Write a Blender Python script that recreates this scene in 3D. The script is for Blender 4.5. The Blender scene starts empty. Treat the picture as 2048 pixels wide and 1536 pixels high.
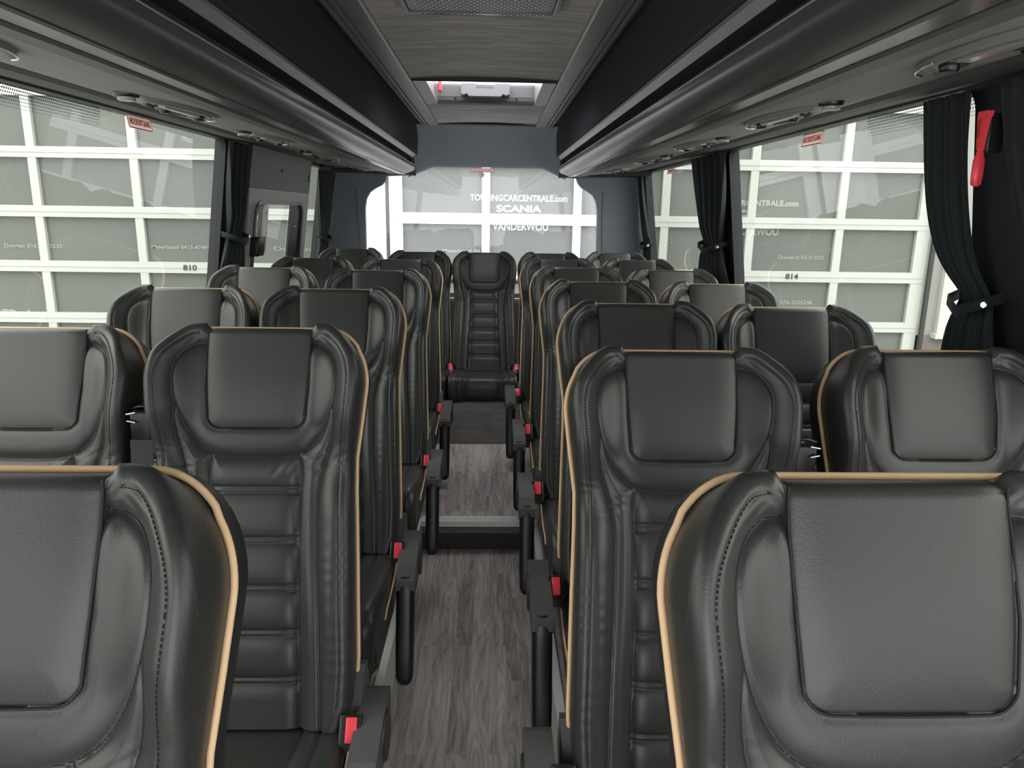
import bpy, bmesh, math, random
import numpy as np
from mathutils import Matrix, Vector
random.seed(4)
PI = math.pi
sc = bpy.context.scene
COL = bpy.context.scene.collection

# ------------------------------------------------------------------ camera frame
FPX = 1472.8
pi_, ya_, ro_ = [math.radians(a) for a in (13.219, 1.671, .847)]
F_ = Vector((math.sin(ya_)*math.cos(pi_), math.cos(ya_)*math.cos(pi_), -math.sin(pi_)))
Rt = Vector((math.cos(ya_), -math.sin(ya_), 0)); U_ = Rt.cross(F_)
R2 = math.cos(ro_)*Rt + math.sin(ro_)*U_; U2 = -math.sin(ro_)*Rt + math.cos(ro_)*U_
cd = bpy.data.cameras.new('camera'); cam = bpy.data.objects.new('camera', cd); COL.objects.link(cam)
cd.sensor_width = 36; cd.lens = FPX/2048*36; cd.clip_start = .02; cd.clip_end = 200
M = Matrix(((R2.x, U2.x, -F_.x, 0), (R2.y, U2.y, -F_.y, 0), (R2.z, U2.z, -F_.z, 1.55), (0, 0, 0, 1)))
cam.matrix_world = M
sc.camera = cam

# ------------------------------------------------------------------ helpers
def tag(o, label=None, cat=None, group=None, kind=None):
    if label: o['label'] = label
    if cat: o['category'] = cat
    if group: o['group'] = group
    if kind: o['kind'] = kind
    return o
def empty(name, loc, label=None, cat=None, group=None, kind=None):
    o = bpy.data.objects.new(name, None); COL.objects.link(o); o.location = loc
    o.empty_display_size = .1
    return tag(o, label, cat, group, kind)
def obj(name, me, mat, parent=None, loc=None, smooth=None):
    if mat is not None and not me.materials: me.materials.append(mat)
    o = bpy.data.objects.new(name, me); COL.objects.link(o)
    if parent: o.parent = parent
    if loc: o.location = loc
    return o
class MB:
    """collects shapes, builds one mesh"""
    def __init__(s): s.v = []; s.f = []; s.sm = []
    def add(s, vs, fs, smooth=False):
        b = len(s.v); s.v += [tuple(map(float, v)) for v in vs]
        for f in fs: s.f.append([i+b for i in f]); s.sm.append(smooth)
        return s
    def box(s, x0, x1, y0, y1, z0, z1, bev=0, fn=None):
        if bev <= 0:
            vs = [(x, y, z) for z in (z0, z1) for y in (y0, y1) for x in (x0, x1)]
            fs = [(0,2,3,1), (4,5,7,6), (0,1,5,4), (2,6,7,3), (0,4,6,2), (1,3,7,5)]
            if fn: vs = [fn(*v) for v in vs]
            return s.add(vs, fs)
        bm = bmesh.new(); bmesh.ops.create_cube(bm, size=1)
        for v in bm.verts:
            v.co = Vector(((x0+x1)/2+v.co.x*(x1-x0), (y0+y1)/2+v.co.y*(y1-y0), (z0+z1)/2+v.co.z*(z1-z0)))
        bmesh.ops.bevel(bm, geom=bm.edges[:], offset=bev, segments=3, affect='EDGES', profile=.5)
        bm.verts.ensure_lookup_table()
        vs = [tuple(v.co) for v in bm.verts]
        if fn: vs = [fn(*v) for v in vs]
        s.add(vs, [[v.index for v in f.verts] for f in bm.faces], True); bm.free(); return s
    def prism(s, poly, axis, a0, a1, fn=None, smooth=False):
        """poly: 2D points, extruded along axis between a0 and a1"""
        n = len(poly); vs = []
        for a in (a0, a1):
            for p, q in poly:
                vs.append({'y': (p, a, q), 'x': (a, p, q), 'z': (p, q, a)}[axis])
        if fn: vs = [fn(*v) for v in vs]
        s.add(vs, [[i, (i+1) % n, n+(i+1) % n, n+i] for i in range(n)], smooth)
        s.add(vs[:n], [list(range(n))]); s.add(vs[n:], [list(range(n))[::-1]]); return s
    def tube(s, pts, r, n=8, closed=False, caps=True):
        P = [Vector(p) for p in pts]; m = len(P); rings = []
        up = None
        for i in range(m):
            a = P[i-1] if (i > 0 or closed) else P[i]; b = P[(i+1) % m] if (i < m-1 or closed) else P[i]
            t = (b-a).normalized()
            if up is None:
                up = t.orthogonal().normalized()
            else:
                up = (up - t*up.dot(t)).normalized()
            w = t.cross(up); rr = r[i] if isinstance(r, (list, tuple)) else r
            rings.append([P[i]+(up*math.cos(2*PI*k/n)+w*math.sin(2*PI*k/n))*rr for k in range(n)])
        vs = [v for g in rings for v in g]; fs = []
        for i in range(m if closed else m-1):
            j = (i+1) % m
            for k in range(n): fs.append((i*n+k, i*n+(k+1) % n, j*n+(k+1) % n, j*n+k))
        s.add(vs, fs, True)
        if caps and not closed:
            s.add(rings[0], [list(range(n))[::-1]]); s.add(rings[-1], [list(range(n))])
        return s
    def disc(s, c, axis, r, h, n=24, bev=0.0, r2=None):
        """short cylinder centred at c along axis (unit vector)"""
        c = Vector(c); ax = Vector(axis).normalized(); a = ax.orthogonal().normalized(); b = ax.cross(a)
        r2 = r if r2 is None else r2
        prof = [(r, 0), (r, h-bev), (r2-bev, h)] if bev > 0 else [(r, 0), (r2, h)]
        vs = []; 
        for (rr, hh) in prof:
            for k in range(n): vs.append(c+ax*hh+(a*math.cos(2*PI*k/n)+b*math.sin(2*PI*k/n))*rr)
        fs = []
        for i in range(len(prof)-1):
            for k in range(n): fs.append((i*n+k, i*n+(k+1) % n, (i+1)*n+(k+1) % n, (i+1)*n+k))
        s.add(vs, fs, True); s.add(vs[:n], [list(range(n))[::-1]]); s.add(vs[-n:], [list(range(n))]); return s
    def mesh(s, name):
        me = bpy.data.meshes.new(name); me.from_pydata(s.v, [], s.f)
        me.polygons.foreach_set('use_smooth', s.sm)
        bm = bmesh.new(); bm.from_mesh(me)
        bmesh.ops.recalc_face_normals(bm, faces=bm.faces[:]); bm.to_mesh(me); bm.free()
        me.update(); return me
    def build(s, name, mat, parent=None, loc=None): return obj(name, s.mesh(name), mat, parent, loc)
def grid_mesh(name, X, Y, Z, extra=None):
    """X,Y,Z: (ni,nj) arrays"""
    ni, nj = X.shape
    v = np.stack([X.ravel(), Y.ravel(), Z.ravel()], 1)
    f = [(i*nj+j, i*nj+j+1, (i+1)*nj+j+1, (i+1)*nj+j) for i in range(ni-1) for j in range(nj-1)]
    me = bpy.data.meshes.new(name); me.from_pydata(v.tolist(), [], f)
    me.polygons.foreach_set('use_smooth', [True]*len(me.polygons)); me.update(); return me

# ------------------------------------------------------------------ materials
def mat(name, col, rough=.5, metal=0, spec=.5, bump=None, bstr=.1, coat=0, sheen=0, var=0, varscale=4):
    m = bpy.data.materials.new(name); m.use_nodes = True; nt = m.node_tree; b = nt.nodes['Principled BSDF']
    b.inputs['Base Color'].default_value = (*col, 1); b.inputs['Roughness'].default_value = rough
    b.inputs['Metallic'].default_value = metal; b.inputs['Specular IOR Level'].default_value = spec
    if coat: b.inputs['Coat Weight'].default_value = coat; b.inputs['Coat Roughness'].default_value = .2
    if sheen: b.inputs['Sheen Weight'].default_value = sheen; b.inputs['Sheen Roughness'].default_value = .4
    tc = nt.nodes.new('ShaderNodeTexCoord')
    if bump:
        nz = nt.nodes.new('ShaderNodeTexNoise'); nz.inputs['Scale'].default_value = bump; nz.inputs['Detail'].default_value = 3
        bp = nt.nodes.new('ShaderNodeBump'); bp.inputs['Strength'].default_value = bstr; bp.inputs['Distance'].default_value = .002
        nt.links.new(tc.outputs['Object'], nz.inputs['Vector']); nt.links.new(nz.outputs['Fac'], bp.inputs['Height'])
        nt.links.new(bp.outputs['Normal'], b.inputs['Normal'])
    if var:
        n2 = nt.nodes.new('ShaderNodeTexNoise'); n2.inputs['Scale'].default_value = varscale; n2.inputs['Detail'].default_value = 5
        mx = nt.nodes.new('ShaderNodeMix'); mx.data_type = 'RGBA'
        mx.inputs[6].default_value = (*[c*(1-var) for c in col], 1); mx.inputs[7].default_value = (*[min(1, c*(1+var)) for c in col], 1)
        nt.links.new(tc.outputs['Object'], n2.inputs['Vector']); nt.links.new(n2.outputs['Fac'], mx.inputs[0]); nt.links.new(mx.outputs[2], b.inputs['Base Color'])
    return m
def glass(name, tint, fac_scale=1.0, rough=0.0):
    m = bpy.data.materials.new(name); m.use_nodes = True; nt = m.node_tree; nt.nodes.clear()
    out = nt.nodes.new('ShaderNodeOutputMaterial'); mx = nt.nodes.new('ShaderNodeMixShader')
    tr = nt.nodes.new('ShaderNodeBsdfTransparent'); tr.inputs['Color'].default_value = (*tint, 1)
    gl = nt.nodes.new('ShaderNodeBsdfGlossy'); gl.inputs['Roughness'].default_value = rough
    lw = nt.nodes.new('ShaderNodeLayerWeight'); lw.inputs['Blend'].default_value = .5
    pw = nt.nodes.new('ShaderNodeMath'); pw.operation = 'POWER'; pw.inputs[1].default_value = 4.6
    mu = nt.nodes.new('ShaderNodeMath'); mu.operation = 'MULTIPLY_ADD'; mu.inputs[1].default_value = .93*fac_scale; mu.inputs[2].default_value = .07*fac_scale
    nt.links.new(lw.outputs['Facing'], pw.inputs[0]); nt.links.new(pw.outputs[0], mu.inputs[0]); nt.links.new(mu.outputs[0], mx.inputs[0])
    nt.links.new(tr.outputs[0], mx.inputs[1]); nt.links.new(gl.outputs[0], mx.inputs[2]); nt.links.new(mx.outputs[0], out.inputs[0])
    return m
def plank_mat(name, c1, c2, scale_y=1.0, across=False, rough=.45):
    """printed oak vinyl: strips with their own grain"""
    m = bpy.data.materials.new(name); m.use_nodes = True; nt = m.node_tree; b = nt.nodes['Principled BSDF']
    N = nt.nodes.new; L = nt.links.new
    tc = N('ShaderNodeTexCoord'); mp = N('ShaderNodeMapping')
    if not across: mp.inputs['Rotation'].default_value = (0, 0, PI/2)
    L(tc.outputs['Object'], mp.inputs['Vector'])
    br = N('ShaderNodeTexBrick'); br.inputs['Scale'].default_value = 1; br.inputs['Brick Width'].default_value = .55
    br.inputs['Row Height'].default_value = .062; br.inputs['Mortar Size'].default_value = .0006; br.inputs['Mortar Smooth'].default_value = .3
    br.offset = .37; br.inputs['Color1'].default_value = (0, 0, 0, 1); br.inputs['Color2'].default_value = (1, 1, 1, 1); br.inputs['Mortar'].default_value = (.5, .5, .5, 1)
    L(mp.outputs['Vector'], br.inputs['Vector'])
    # grain coordinates shifted per plank
    sp = N('ShaderNodeSeparateColor'); L(br.outputs['Color'], sp.inputs[0])
    cb = N('ShaderNodeCombineXYZ'); mul = N('ShaderNodeMath'); mul.operation = 'MULTIPLY'; mul.inputs[1].default_value = 7.3
    L(sp.outputs[0], mul.inputs[0]); L(mul.outputs[0], cb.inputs[2])
    ad = N('ShaderNodeVectorMath'); ad.operation = 'ADD'; L(mp.outputs['Vector'], ad.inputs[0]); L(cb.outputs[0], ad.inputs[1])
    m2 = N('ShaderNodeMapping'); m2.inputs['Scale'].default_value = (2.2, 26, 1); L(ad.outputs[0], m2.inputs['Vector'])
    n1 = N('ShaderNodeTexNoise'); n1.inputs['Scale'].default_value = 1.6; n1.inputs['Detail'].default_value = 6; n1.inputs['Roughness'].default_value = .62
    n1.inputs['Distortion'].default_value = .6; L(m2.outputs[0], n1.inputs['Vector'])
    m3 = N('ShaderNodeMapping'); m3.inputs['Scale'].default_value = (1.1, 9, 1); L(ad.outputs[0], m3.inputs['Vector'])
    n3 = N('ShaderNodeTexNoise'); n3.inputs['Scale'].default_value = 1.3; n3.inputs['Detail'].default_value = 1.5; L(m3.outputs[0], n3.inputs['Vector'])
    wv = N('ShaderNodeMath'); wv.operation = 'MULTIPLY'; wv.inputs[1].default_value = 46; L(n3.outputs['Fac'], wv.inputs[0])
    sn = N('ShaderNodeMath'); sn.operation = 'SINE'; L(wv.outputs[0], sn.inputs[0])
    ab = N('ShaderNodeMath'); ab.operation = 'ABSOLUTE'; L(sn.outputs[0], ab.inputs[0])
    pw = N('ShaderNodeMath'); pw.operation = 'POWER'; pw.inputs[1].default_value = .45; L(ab.outputs[0], pw.inputs[0])
    f = N('ShaderNodeMath'); f.operation = 'MULTIPLY'; L(n1.outputs['Fac'], f.inputs[0])
    s2 = N('ShaderNodeMath'); s2.operation = 'MULTIPLY_ADD'; s2.inputs[1].default_value = .42; s2.inputs[2].default_value = .62; L(pw.outputs[0], s2.inputs[0])
    L(s2.outputs[0], f.inputs[1])
    pl = N('ShaderNodeMath'); pl.operation = 'MULTIPLY_ADD'; pl.inputs[1].default_value = .16; L(sp.outputs[0], pl.inputs[0]); L(f.outputs[0], pl.inputs[2])
    rp = N('ShaderNodeValToRGB'); rp.color_ramp.elements[0].position = .3; rp.color_ramp.elements[1].position = .75
    rp.color_ramp.elements[0].color = (*c1, 1); rp.color_ramp.elements[1].color = (*c2, 1); L(pl.outputs[0], rp.inputs[0])
    mo = N('ShaderNodeMix'); mo.data_type = 'RGBA'; mo.inputs[7].default_value = (*[c*.5 for c in c1], 1)
    fm = N('ShaderNodeMath'); fm.operation = 'MULTIPLY'; fm.inputs[1].default_value = .5
    L(br.outputs['Fac'], fm.inputs[0]); L(fm.outputs[0], mo.inputs[0]); L(rp.outputs[0], mo.inputs[6]); L(mo.outputs[2], b.inputs['Base Color'])
    b.inputs['Roughness'].default_value = rough; b.inputs['Specular IOR Level'].default_value = .4
    return m
def curtain_mat():
    m = mat('curtain_cloth', (.022, .026, .028), .85, spec=.2, bump=600, bstr=.2, sheen=.15); return m

LEATHER = mat('black_leather', (.038, .039, .037), .37, spec=.5, bump=420, bstr=.16, var=.06, varscale=3)
PIPING = mat('tan_piping', (.82, .56, .33), .5, spec=.3)
SHELL = mat('seat_shell_plastic', (.022, .022, .023), .42, bump=900, bstr=.1)
PLASTIC = mat('grey_textured_plastic', (.095, .095, .095), .62, spec=.35, bump=1200, bstr=.35)
PAD = mat('black_armrest_pad', (.012, .012, .013), .38)
BLACK = mat('black_metal', (.012, .012, .012), .3)
RED = mat('red_plastic', (1.0, .07, .095), .3)
BELT = mat('belt_webbing', (.018, .0175, .018), .6, sheen=.2)
CHROME = mat('chrome', (.8, .8, .8), .15, metal=1)
RACK = mat('rack_panel', (.058, .055, .057), .28, bump=300, bstr=.1)
RAIL = mat('rail_metal', (.26, .245, .25), .38, metal=.3, var=.12, varscale=14)
FELT = mat('dark_felt', (.034, .037, .043), .95, spec=.1, bump=900, bstr=.15)
DOMEF = mat('glare_lightened_fabric', (.25, .27, .305), .95, spec=.1, bump=900, bstr=.15)  # felt colour lightened to imitate the glare around the rear window
SEAM = mat('seam_thread_and_shade', (.008, .008, .008), .7)  # stitching, and dark tubes standing in for shade in the narrow creases
SOFFIT = mat('soffit_panel', (.20, .197, .185), .6, bump=500, bstr=.08)
SOFFIT_D = mat('soffit_strip', (.085, .085, .082), .55)
TRIM = mat('window_header_trim', (.055, .057, .057), .7)
RUBBER = mat('window_rubber', (.012, .014, .016), .5)
WALLG = mat('grey_wall_panel', (.14, .135, .135), .6, bump=400, bstr=.08)
CURT = curtain_mat()
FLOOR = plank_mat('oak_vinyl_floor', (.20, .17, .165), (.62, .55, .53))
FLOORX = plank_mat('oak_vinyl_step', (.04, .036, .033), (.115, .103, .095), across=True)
CEILW = plank_mat('wood_print_ceiling', (.28, .255, .25), (.58, .54, .53), across=True, rough=.6)
ALU = mat('white_aluminium', (.78, .79, .76), .35)
DARKSTEP = mat('step_riser', (.018, .018, .018), .4)
PODIUM = mat('podium_white', (.75, .76, .73), .4)
GSIDE = glass('tinted_side_glass', (.585, .605, .555), 1.0)
GREAR = glass('rear_glass_glare_veil', (.93, .93, .95), .8)
_nt = GREAR.node_tree; _out = [q for q in _nt.nodes if q.type == 'OUTPUT_MATERIAL'][0]; _old = _out.inputs[0].links[0].from_socket
_tl = _nt.nodes.new('ShaderNodeBsdfTranslucent'); _tl.inputs['Color'].default_value = (.95, .93, .97, 1); _m2 = _nt.nodes.new('ShaderNodeMixShader'); _m2.inputs[0].default_value = .03  # slight translucent share imitates a veil of glare over the rear window
_nt.links.new(_old, _m2.inputs[1]); _nt.links.new(_tl.outputs[0], _m2.inputs[2]); _nt.links.new(_m2.outputs[0], _out.inputs[0])
GHATCH = glass('milky_hatch_glass', (.9, .9, .92), .1)
_nt = GHATCH.node_tree; _out = [q for q in _nt.nodes if q.type == 'OUTPUT_MATERIAL'][0]; _old = _out.inputs[0].links[0].from_socket
_tl = _nt.nodes.new('ShaderNodeBsdfTranslucent'); _tl.inputs['Color'].default_value = (.95, .93, .95, 1); _m2 = _nt.nodes.new('ShaderNodeMixShader'); _m2.inputs[0].default_value = .5
_nt.links.new(_old, _m2.inputs[1]); _nt.links.new(_tl.outputs[0], _m2.inputs[2]); _nt.links.new(_m2.outputs[0], _out.inputs[0])
DOORW = mat('white_door_frame', (.47, .478, .455), .4, var=.03, varscale=2)
DOORP = mat('door_pane', (.135, .142, .133), .15, spec=.4, var=.12, varscale=1.4)
RENDER = mat('grey_building_cladding', (.28, .28, .27), .8, var=.04)
WHITEW = mat('white_cladding', (.52, .51, .52), .6)
BRICK = mat('brick_plinth', (.16, .14, .13), .9, bump=60, bstr=.5, var=.3, varscale=20)
GROUND = mat('concrete_yard', (.40, .40, .39), .9, var=.1)
LETW = mat('white_lettering', (.85, .85, .80), .6)
LETF = mat('faint_lettering', (.30, .31, .28), .6)
LETB = mat('black_lettering', (.03, .03, .03), .6)
SIGNW = mat('sign_white', (.80, .74, .72), .5)
_nt = SIGNW.node_tree; _b = _nt.nodes['Principled BSDF']; _tl = _nt.nodes.new('ShaderNodeBsdfTranslucent'); _tl.inputs['Color'].default_value = (.85, .74, .72, 1)
_m2 = _nt.nodes.new('ShaderNodeMixShader'); _m2.inputs[0].default_value = .7; _o = _nt.nodes['Material Output']
_nt.links.new(_b.outputs[0], _m2.inputs[1]); _nt.links.new(_tl.outputs[0], _m2.inputs[2]); _nt.links.new(_m2.outputs[0], _o.inputs[0])
SIGNR = mat('sign_red', (.65, .05, .05), .5)
BODY = mat('coach_body', (.25, .25, .26), .4)
LENS = mat('lamp_lens', (.30, .30, .28), .25)

# ------------------------------------------------------------------ shell geometry
CX = -.04
def wx(side, z, off=0):
    """inner face of the side wall at height z; it leans inward towards the roof"""
    return -1.195-(1.85-z)*.14+off if side < 0 else 1.12+(1.85-z)*.13-off
def wfn(side):
    # maps (d, y, z) with d = distance outward of the inner face
    return lambda d, y, z: (wx(side, z)+side*d, y, z)
def struct(name, mb, m, parent=None):
    o = mb.build(name, m, parent)
    if parent is None: o['kind'] = 'structure'
    return o

Y0 = -1.6
# floors
f = MB(); f.box(-.325, .2, Y0, 3.23, -.06, 0)
struct('floor', f, FLOOR)
f = MB(); f.box(-1.42, 1.36, 3.22, 4.347, -.06, .147)
o = struct('floor', f, FLOOR)
for nm, a, b in (('floor_podium', -1.42, -.325), ('floor_podium', .2, 1.36)):
    f = MB(); f.box(a, b, Y0, 3.22, -.06, .147); struct(nm, f, FLOOR)
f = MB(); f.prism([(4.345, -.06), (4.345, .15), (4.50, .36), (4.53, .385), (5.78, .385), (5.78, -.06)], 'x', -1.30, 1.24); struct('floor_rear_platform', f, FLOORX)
# podium edging and step nosing
t = MB(); t.box(-.327, -.319, Y0, 3.2, 0.0, .150); t.box(-.345, -.319, Y0, 3.2, .147, .153); struct('trim_1', t, PODIUM)
t = MB(); t.box(.194, .202, Y0, 3.2, 0.0, .150); t.box(.194, .22, Y0, 3.2, .147, .153); struct('trim_2', t, PODIUM)
t = MB(); t.box(-.32, .195, 3.195, 3.222, .0, .147); struct('trim_3', t, DARKSTEP)
t = MB(); t.box(-.32, .195, 3.182, 3.215, .118, .1475, .002); t.box(-.32, .195, 3.205, 3.235, .147, .150); struct('trim_4', t, ALU)
t = MB(); t.box(-.32, .195, 3.188, 3.2, .085, .112); struct('trim_5', t, mat('grey_nosing', (.12, .12, .12), .4))

# side walls
def sidewall(side, name, openings):
    """openings: (y0, y1, z0, z1) sorted by y"""
    m = MB(); fn = wfn(side); y = Y0
    for (a, b, z0, z1) in openings:
        m.box(0, .05, y, a, -.06, 1.87, fn=fn)
        m.box(0, .05, a, b, -.06, z0, fn=fn); m.box(0, .05, a, b, z1, 1.87, fn=fn)
        y = b
    m.box(0, .05, y, 5.78, -.06, 1.87, fn=fn)
    m.box(0, .05, Y0, 5.78, 1.87, 2.27, fn=lambda d, y_, z: (wx(side, 1.87)+side*d, y_, z))
    return struct(name, m, RUBBER)
WL = [(-1.2, 3.50, .93, 1.845), (3.83, 5.06, .93, 1.845), (5.085, 5.52, .93, 1.83)]
WR = [(-1.2, 1.30, .93, 1.845), (1.795, 3.635, .93, 1.845), (4.05, 5.62, .93, 1.835)]
sidewall(-1, 'wall_left', WL); sidewall(1, 'wall_right', WR)
n = 1
def pane(side, a, b, z0, z1, g=GSIDE, d=.025):
    global n
    m = MB(); fn = wfn(side)
    m.add([fn(d, y, z) for (y, z) in ((a, z0), (b, z0), (b, z1), (a, z1))], [(0, 1, 2, 3)])
    o = m.build('window_%d' % n, g); o['kind'] = 'structure'; n += 1
    # rubber frame with rounded corners
    r = MB(); w = .018; rc = .05
    for (yc, zc, sy, sz) in ((a, z1, 1, -1), (b, z1, -1, -1), (a, z0, 1, 1), (b, z0, -1, 1)):
        poly = [(yc, zc)] + [(yc+sy*rc*(1-math.sin(t_)), zc+sz*rc*(1-math.cos(t_))) for t_ in [k*PI/2/6 for k in range(7)]]
        r.prism(poly, 'x', .0, .02, fn=lambda x, y, z: fn(x, y, z))
    fr = r.build('window_frame', RUBBER, o)
    return o
pane(-1, *WL[0]); pane(-1, *WL[2]); pane(1, *WR[0]); pane(1, *WR[1]); pane(1, *WR[2])

# black dotted edge printing at the top of the two big windows
def frit(side, y0, y1, k):
    m = MB(); fn = wfn(side)
    for r in range(7):
        z = 1.84-r*.0085; s = .0042*(1-r*.09)
        for i in range(int((y1-y0)/.0085)):
            y = y0+i*.0085+(r % 2)*.00425
            m.add([fn(.02, y+a*s*.6, z+b*s*.6) for a, b in ((-1, -1), (1, -1), (1, 1), (-1, 1))], [(0, 1, 2, 3)])
    o = m.build('trim_%d' % k, RUBBER); o['kind'] = 'structure'
frit(-1, 1.7, 2.45, 20); frit(1, 1.75, 2.35, 21)

# roof
r = MB(); r.box(-1.26, 1.18, Y0, 3.50, 2.215, 2.245); r.box(-1.26, 1.18, 4.24, 5.78, 2.215, 2.245)
r.box(-1.26, -.30, 3.50, 4.24, 2.215, 2.245); r.box(.25, 1.18, 3.50, 4.24, 2.215, 2.245); struct('roof', r, BODY)

# ceiling: felt sides, rails and wood print centre
def sx(h, s): return CX+s*h
c = MB()
for s in (-1, 1):
    c.prism([(sx(.455, s), 2.128), (sx(.48, s), 2.12), (sx(.490, s), 1.925), (sx(.55, s), 1.925), (sx(.55, s), 2.15), (sx(.455, s), 2.15)], 'y', Y0, 5.42)
struct('ceiling', c, FELT)
k = 6
for s in (-1, 1):
    t = MB()
    t.prism([(sx(.325, s), 2.135), (sx(.328, s), 2.108), (sx(.334, s), 2.104), (sx(.395, s), 2.106), (sx(.398, s), 2.114), (sx(.402, s), 2.114), (sx(.404, s), 2.106),
             (sx(.418, s), 2.106), (sx(.421, s), 2.116), (sx(.428, s), 2.118), (sx(.431, s), 2.108), (sx(.440, s), 2.108), (sx(.443, s), 2.119), (sx(.459, s), 2.122), (sx(.46, s), 2.14)], 'y', Y0, 5.25)
    struct('trim_%d' % k, t, RAIL); k += 1
# wood-print panels, slightly vaulted, with stitched cross seams
def vault(y0, y1, seams, name, m_, lip=None):
    ny = int((y1-y0)/.006)+1; ys = np.linspace(y0, y1, ny); hs = np.linspace(-.327, .327, 24)
    Yg, Hg = np.meshgrid(ys, hs, indexing='ij')
    Z = 2.118+.010*(1-(Hg/.327)**2)
    for q in seams: Z = Z+.0035*np.exp(-((Yg-q)/.004)**2)
    me = grid_mesh(name, CX+Hg, Yg, Z); o = obj(name, me, m_); o['kind'] = 'structure'; return o
vault(Y0, 3.50, [2.354, 2.622, 2.928, 3.198, 2.05, 1.75], 'ceiling_panel', CEILW)
vault(4.27, 5.27, [4.55, 4.85], 'ceiling_panel', CEILW)

# hatch in the roof
h = empty('roof_hatch', (CX, 3.9, 2.12), 'escape hatch recessed in the ceiling between the rails, with a moulded grip', 'roof hatch')
def hp(name, mb, m_): 
    o = mb.build(name, m_, h); o.location = (-CX, -3.9, -2.12); return o
m = MB(); hx0, hx1 = CX-.262, CX+.262
m.box(hx0-.03, hx0, 3.5, 4.27, 2.112, 2.215); m.box(CX-.325, hx0-.03, 3.5, 4.27, 2.112, 2.135); hp('side_frame', m, RAIL)
m = MB(); m.box(hx1, hx1+.03, 3.5, 4.27, 2.112, 2.215); m.box(hx1+.03, CX+.325, 3.5, 4.27, 2.112, 2.135); hp('side_frame', m, RAIL)
HATCH = mat('hatch_moulding', (.085, .088, .092), .55, bump=300, bstr=.1)
m = MB()
m.prism([(4.275, 2.112), (4.235, 2.116), (4.225, 2.128), (4.22, 2.150), (4.235, 2.156), (4.235, 2.202), (4.24, 2.215), (4.275, 2.215)], 'x', hx0, hx1)
hp('end_moulding', m, HATCH)
for q in (-.165, .165):
    m = MB(); m.disc((CX+q, 4.228, 2.138), (0, -1, -.3), .008, .006, 12, .002); hp('screw', m, BLACK)
m = MB()
m.prism([(CX-.13, 2.150), (CX-.13, 2.200), (CX-.055, 2.200), (CX-.05, 2.175), (CX+.04, 2.175), (CX+.045, 2.200), (CX+.125, 2.200), (CX+.125, 2.150), (CX+.11, 2.143), (CX+.09, 2.150), (CX+.08, 2.138), (CX-.09, 2.138), (CX-.10, 2.150), (CX-.12, 2.143)], 'y', 4.13, 4.25)
hp('grip', m, mat('hatch_grip', (.16, .16, .165), .5))
m = MB(); m.prism([(3.498, 2.112), (3.512, 2.108), (3.517, 2.120), (3.512, 2.140), (3.498, 2.140)], 'x', CX-.325, CX+.325); hp('blind_edge', m, BLACK)
m = MB(); m.add([(hx0, 3.49, 2.212), (hx1, 3.49, 2.212), (hx1, 4.24, 2.212), (hx0, 4.24, 2.212)], [(0, 1, 2, 3)]); hp('glass', m, GHATCH)
m = MB(); m.box(CX-.245, CX-.228, 4.05, 4.13, 2.15, 2.205, .003); hp('release_lever', m, RED)

# air grille
v = empty('air_grille', (CX, 2.1, 2.11), 'honeycomb return air grille with a thin metal frame on the ceiling', 'air grille')
def vp(name, mb, m_, par=v):
    o = mb.build(name, m_, v); o.location = (-CX, -2.1, -2.11); return o
g0, g1, ga, gb = CX-.208, CX+.213, 1.55, 2.335
m = MB(); m.prism([(g0-.012, ga), (g1+.012, ga), (g1+.012, gb-.03), (g1-.004, gb), (g0+.004, gb), (g0-.012, gb-.03)], 'z', 2.106, 2.135); vp('housing', m, BLACK)
m = MB(); m.tube([(g0-.006, ga, 2.103), (g0+.001, gb-.03, 2.103), (g0+.008, gb-.008, 2.103), (g1-.008, gb-.008, 2.103), (g1-.001, gb-.03, 2.103), (g1+.006, ga, 2.103)], .0022, 6); vp('frame', m, CHROME)
m = MB(); R_ = .0105; row = 0; y = gb-.022
while y > 1.95:
    x = g0+.022+(row % 2)*R_*.9
    while x < g1-.018:
        ring = []
        for rr in (R_*1.02, R_*.88):
            for q in range(6): ring.append((x+rr*math.cos(PI/6+q*PI/3), y+rr*math.sin(PI/6+q*PI/3), 2.101))
        m.add(ring, [(q, (q+1) % 6, 6+(q+1) % 6, 6+q) for q in range(6)])
        x += R_*1.8
    y -= R_*1.56; row += 1
vp('honeycomb', m, mat('honeycomb_metal', (.75, .75, .76), .3, metal=.3))

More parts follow.
